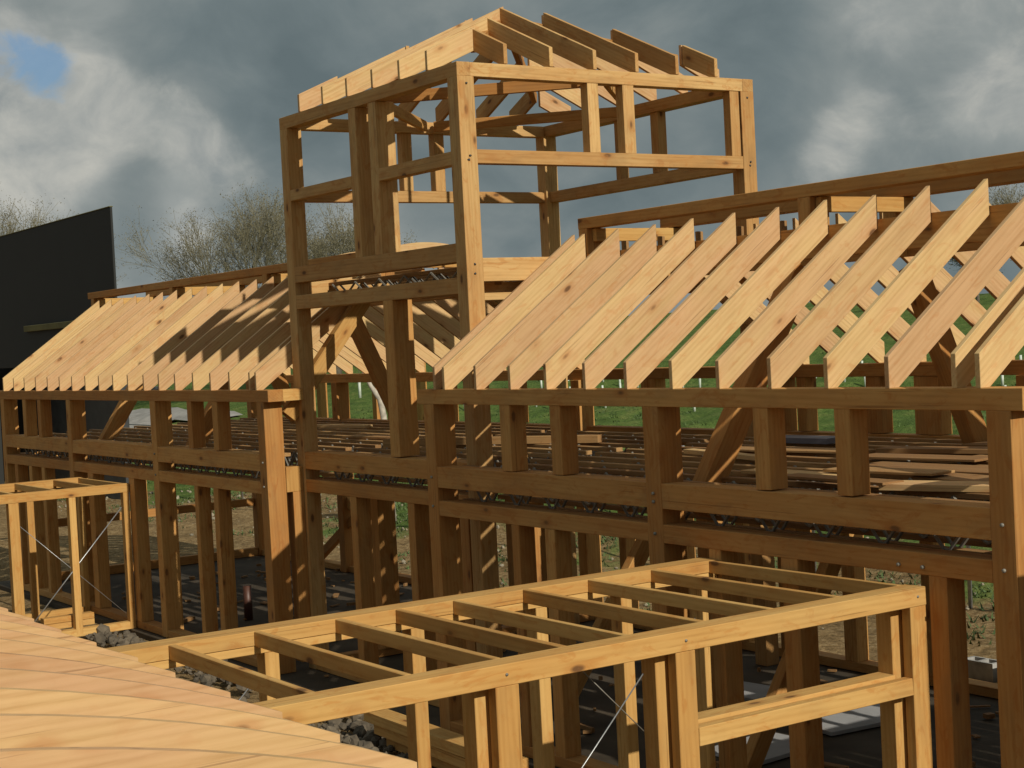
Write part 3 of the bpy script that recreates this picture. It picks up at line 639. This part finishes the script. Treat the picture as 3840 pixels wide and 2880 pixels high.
# weeds and grass tufts
bm = bmesh.new()
for i in range(14000):
    x = random.uniform(-48, 8); y = 9.0+abs(random.gauss(0, 8)) if random.random() < .85 else random.uniform(6, 10)
    if mnoise.noise(Vector((x*.3, y*.3, 7))) < -0.12: continue
    z = gz(x, y)
    for k in range(4):
        a = random.uniform(0, 6.28); h = random.uniform(.04, .12); l = random.uniform(.04, .14)
        p = Vector((x+random.uniform(-.1, .1), y+random.uniform(-.1, .1), z-.01)); s_ = Vector((math.cos(a+1.57), math.sin(a+1.57), 0))*.02
        bm.faces.new((bm.verts.new(p-s_), bm.verts.new(p+s_), bm.verts.new(p+Vector((math.cos(a)*l, math.sin(a)*l, h)))))
M_TUFT = simple('weed_green', (0.075, 0.115, 0.034), 0.9, 0, 0.5, 1.2)
setp(bm_obj('grass_tufts', bm, M_TUFT), 'short green grass and weeds growing over the field', 'grass', kind='stuff')

# ------------------------------------------------------------ tree guards in rows
gl = 'translucent white tree guard tube in the rows across the green field'
k = 0
for r_ in range(3):
    for c_ in range(30):
        x = -42+c_*1.0+random.uniform(-.15, .15)+r_*.5; y = 24.5+r_*2.9+random.uniform(-.15, .15)+c_*.10
        z = gz(x, y); h = random.uniform(.34, .44)
        o = tube('tree_guard', None, [(x, y, z-.05), (x+random.uniform(-.03, .03), y, z+h)], 0.04, M_GUARD, 6)
        setp(o, gl, 'tree guard', 'white tree guards in the field'); k += 1
for x, y, lb, h in ((-52.6, 27.4, 'tall pale tree guard seen left of the pale bent trunk', 1.0), (-44.0, 27.9, 'shorter white tree guard seen right of the pale bent trunk', .5)):
    z = gz(x, y); o = empty('tree_guard', (x, y, z), lb, 'tree guard', 'tree guards beside the bent trunk')
    tube('guard_tube', o, [(x, y, z-.05), (x, y, z+h)], 0.07, M_GUARD, 8); tube('sapling', o, [(x, y, z+h-.05), (x+.02, y, z+h+.3), (x-.03, y, z+h+.6)], [.015, .012, .005], M_BARK, 5)

# ------------------------------------------------------------ trees
def grow(bm_l, bm_t, p, d, length, rad, depth, rng, spread, maxd, leaf):
    n = 3; pts = [p.copy()]; rr = [rad]; q = p.copy(); dd = d.copy()
    for i in range(n):
        dd = (dd+Vector((rng.gauss(0, .10), rng.gauss(0, .10), rng.gauss(0, .05)+.03))).normalized(); q = q+dd*length/n; pts.append(q.copy()); rr.append(rad*(1-.45*(i+1)/n))
    tube_bm(bm_l if depth < 3 else bm_t, pts, rr, 6 if depth < 2 else 3)
    if depth >= maxd:
        for k in range(leaf):
            c = q+Vector((rng.gauss(0, .16), rng.gauss(0, .16), rng.gauss(0, .14))); s_ = rng.uniform(.025, .055)
            a, b = Vector((rng.gauss(0, 1), rng.gauss(0, 1), rng.gauss(0, 1))).normalized()*s_, Vector((rng.gauss(0, 1), rng.gauss(0, 1), rng.gauss(0, 1))).normalized()*s_
            bm_t.faces.new((bm_t.verts.new(c-a), bm_t.verts.new(c+b), bm_t.verts.new(c+a)))
        return
    nc = 4 if depth < 2 else rng.choice((3, 3, 4))
    for k in range(nc):
        i = rng.choice((1, 2, 3)) if k else 3
        base = pts[i]; ax_ = dd.orthogonal().normalized(); ax_ = Matrix.Rotation(rng.uniform(0, 6.28), 3, dd) @ ax_
        ang = rng.uniform(.25, .62)*spread if k else rng.uniform(.05, .25)
        nd = (Matrix.Rotation(ang, 3, ax_) @ dd).normalized()
        grow(bm_l, bm_t, base, nd, length*rng.uniform(.66, .86), max(rr[i]*rng.uniform(.58, .74), .009), depth+1, rng, spread, maxd, leaf)
def tree(x, y, ztop, wfac, label, seed, trunk_h=0.22, maxd=6, spread=1.0, leaf=3, group='bare spring trees beyond the site'):
    z = gz(x, y)-.2; H = ztop-z; rng = random.Random(seed)
    o = empty('bare_tree', (x, y, z), label, 'tree', group)
    bl, bt = bmesh.new(), bmesh.new()
    th = H*trunk_h; p = Vector((x, y, z)); tube_bm(bl, [p, p+Vector((.05, 0, th*.5)), p+Vector((0, .05, th))], [H*.028, H*.023, H*.020], 8)
    for k in range(6):
        a = k*1.047+rng.uniform(-.4, .4); t = rng.uniform(.25, .75)*wfac if k else .05
        d = Vector((math.cos(a)*t, math.sin(a)*t, 1)).normalized()
        grow(bl, bt, p+Vector((0, 0, th*rng.uniform(.75, 1))), d, H*.25, H*.012, 1, rng, spread*wfac, maxd, leaf)
    bm_obj('trunk', bl, M_BARK, o, True); bm_obj('crown', bt, M_TWIG, o)
tree(-62.6, 27.0, 8.7, 0.90, 'largest bare tree, its wide crown filling the gap left of the tower', 5, .20, 6, 1.0, 9)
tree(-61.4, 30.9, 7.6, 0.9, 'smaller bare tree seen through the left bay of the tower', 8, .22, 6, 1.0, 8)
tree(-67.2, 14.6, 8.0, 0.9, 'leafing treetop above the black wall at the left edge', 21, .22, 6, 1.0, 7)
tree(-66.8, 16.2, 7.4, 0.7, 'second leafing treetop just right of the first above the black wall', 22, .22, 6, 1.0, 7)
tree(-39.2, 58.6, 6.8, 0.9, 'bare treetop above the ridge beam at the right edge', 33, .22, 6)
tree(-37.0, 52.0, 4.6, 0.9, 'dark bare tree seen between the crossed rafters at the right edge', 41, .2, 6)
# pale bent trunk of a young tree just behind the tower
o = empty('bent_tree', (-17.45, 9.03, gz(-17.45, 9.03)), 'pale grey bent trunk standing behind the recess between the wings', 'tree')
tube('trunk', o, [(-17.4, 9.1, gz(-17.4, 9.1)-.1), (-17.45, 9.05, -2.0), (-17.45, 9.02, -1.1), (-17.5, 8.98, -0.72), (-17.6, 8.82, -0.42), (-17.66, 8.70, -0.12), (-17.7, 8.6, 0.5)], [.085, .08, .075, .07, .05, .045, .03], M_BARKP, 10)
tube('limb', o, [(-17.5, 8.98, -0.72), (-17.42, 9.2, -0.3), (-17.4, 9.3, 0.3)], [.05, .035, .02], M_BARKP, 8)

# ------------------------------------------------------------ black-clad building and low yellow building at the left
BB = empty('black_building', (-32, 6, -3.6), 'tall windowless wall wrapped in black membrane behind the left wing', 'building')
def plain(name, par, x0, x1, y0, y1, z0, z1, mat):
    bm = bmesh.new(); bmesh.ops.create_cube(bm, size=1, matrix=Matrix.Translation(((x0+x1)/2, (y0+y1)/2, (z0+z1)/2)) @ Matrix.Diagonal((x1-x0, y1-y0, z1-z0, 1)))
    return bm_obj(name, bm, mat, par, bev=0.008)
plain('wall', BB, -60, -25.6, 6.0, 6.06, 0.35, 4.31, M_BLACK)
plain('roof_edge', BB, -60, -25.6, 5.98, 6.08, 4.312, 4.335, M_OLIVE)
plain('wall', BB, -60, -37.2, 6.05, 6.3, -3.8, 0.348, M_BLACK)
plain('wall', BB, -60, -30.5, 7.8, 8.0, -3.8, 0.35, M_DARK)
plain('fascia', BB, -33.0, -28.0, 5.90, 5.996, 1.38, 1.55, M_OLIVE)
def archband(par, cx, cz, rad, wdt, y0, y1, a0, a1, mat):
    bm = bmesh.new(); n = 14; prev = None
    for i in range(n+1):
        a = a0+(a1-a0)*i/n; ring = [bm.verts.new((cx+math.cos(a)*r, yy, cz+math.sin(a)*r)) for r in (rad, rad+wdt) for yy in (y0, y1)]
        if prev:
            for u, v2 in ((0, 1), (1, 3), (3, 2), (2, 0)): bm.faces.new((prev[u], prev[v2], ring[v2], ring[u]))
        else: bm.faces.new((ring[0], ring[1], ring[3], ring[2]))
        prev = ring
    bm.faces.new((prev[0], prev[2], prev[3], prev[1]))
    return bm_obj('arched_rib', bm, mat, par)
YB2 = empty('yellow_building', (-82, 24, -3), 'low olive-yellow building seen far off under the eaves of the left wing', 'building')
plain('wall', YB2, -86, -80, 19, 28.6, -3.5, -1.55, M_OLIVE); plain('roof', YB2, -86.3, -79.7, 18.7, 28.9, -1.55, -1.4, M_DARK)
bm = bmesh.new(); nx, ny = 24, 10
g_ = [[bm.verts.new((-80+i_*1.0, 14.5+j_*.85, gz(-80+i_*1.0, 14.5+j_*.85)+.12)) for j_ in range(ny+1)] for i_ in range(nx+1)]
for i_ in range(nx):
    for j_ in range(ny): bm.faces.new((g_[i_][j_], g_[i_+1][j_], g_[i_+1][j_+1], g_[i_][j_+1]))
setp(bm_obj('paved_yard', bm, M_PALE), kind='structure')
AR = empty('arched_roof', (-28, 16.6, -3.6), 'far curved roof of pale ribs just visible through the tower above its floor', 'roof')
for i_ in range(6):
    bm = bmesh.new(); A, B = [], []
    for k_ in range(25):
        yy_ = 14.6+k_*4.0/24; top_ = 3.50-(5-math.sqrt(25-(yy_-16.6)**2))
        A.append((yy_, top_)); B.append((yy_, top_-.24))
    P_ = A+B[::-1]; va = [bm.verts.new((-28-i_*.7, p[0], p[1])) for p in P_]; vb = [bm.verts.new((-27.94-i_*.7, p[0], p[1])) for p in P_]
    for k_ in range(24):
        m_ = len(P_)-1
        bm.faces.new((vb[k_], vb[k_+1], vb[m_-k_-1], vb[m_-k_])); bm.faces.new((va[k_], va[m_-k_], va[m_-k_-1], va[k_+1]))
    for k_ in range(len(P_)): bm.faces.new((va[k_], va[(k_+1) % len(P_)], vb[(k_+1) % len(P_)], vb[k_]))
    bm_obj('rafter', bm, W_RAFT, AR, gc=(Vector((-28, 16, 3)), Vector((0, 1, 0)), Vector((1, 0, 0)), Vector((0, 0, 1))))
for x_ in (-31.8, -28.2):
    for y_ in (14.65, 18.3): box('post', AR, x_, x_+.25, y_, y_+.25, -3.7, 2.86)

# added boarded wall, unseen past the right edge, to shade the right corner post's foot
BW = empty('added_shade_wall', (9.6, 2.6, -3.6), 'added boarded wall, out of view, put in to shade the foot of the right corner post', 'wall')
for k_ in range(24): box('board', BW, 9.58, 9.61, 0.03+.215*k_, 0.03+.215*k_+.205, -3.6, 0.22+random.uniform(-.01, .01), W_LOOSE)
for z_ in (-3.0, -1.6, -.2): box('rail', BW, 9.612, 9.68, 0.03, 5.2, z_, z_+.1, W_LOOSE)

# wire fence behind the building
FN = empty('wire_fence', (-10, 9.5, -3.5), 'thin pale fence rail and wires crossing the field behind the frames', 'fence')
fy = lambda x: 8.9+0.0*x
for zz in (1.05, 1.45, 2.0):
    pts = [(x, fy(x), gz(x, fy(x))*0+ZS+zz) for x in range(-34, 9, 3)]
    tube('rail', FN, pts, 0.014, M_STEEL, 5)
for x in range(-34, 9, 3): tube('fence_post', FN, [(x, fy(x), gz(x, fy(x))-.2), (x, fy(x), ZS+2.1)], 0.03, M_STEEL, 6)
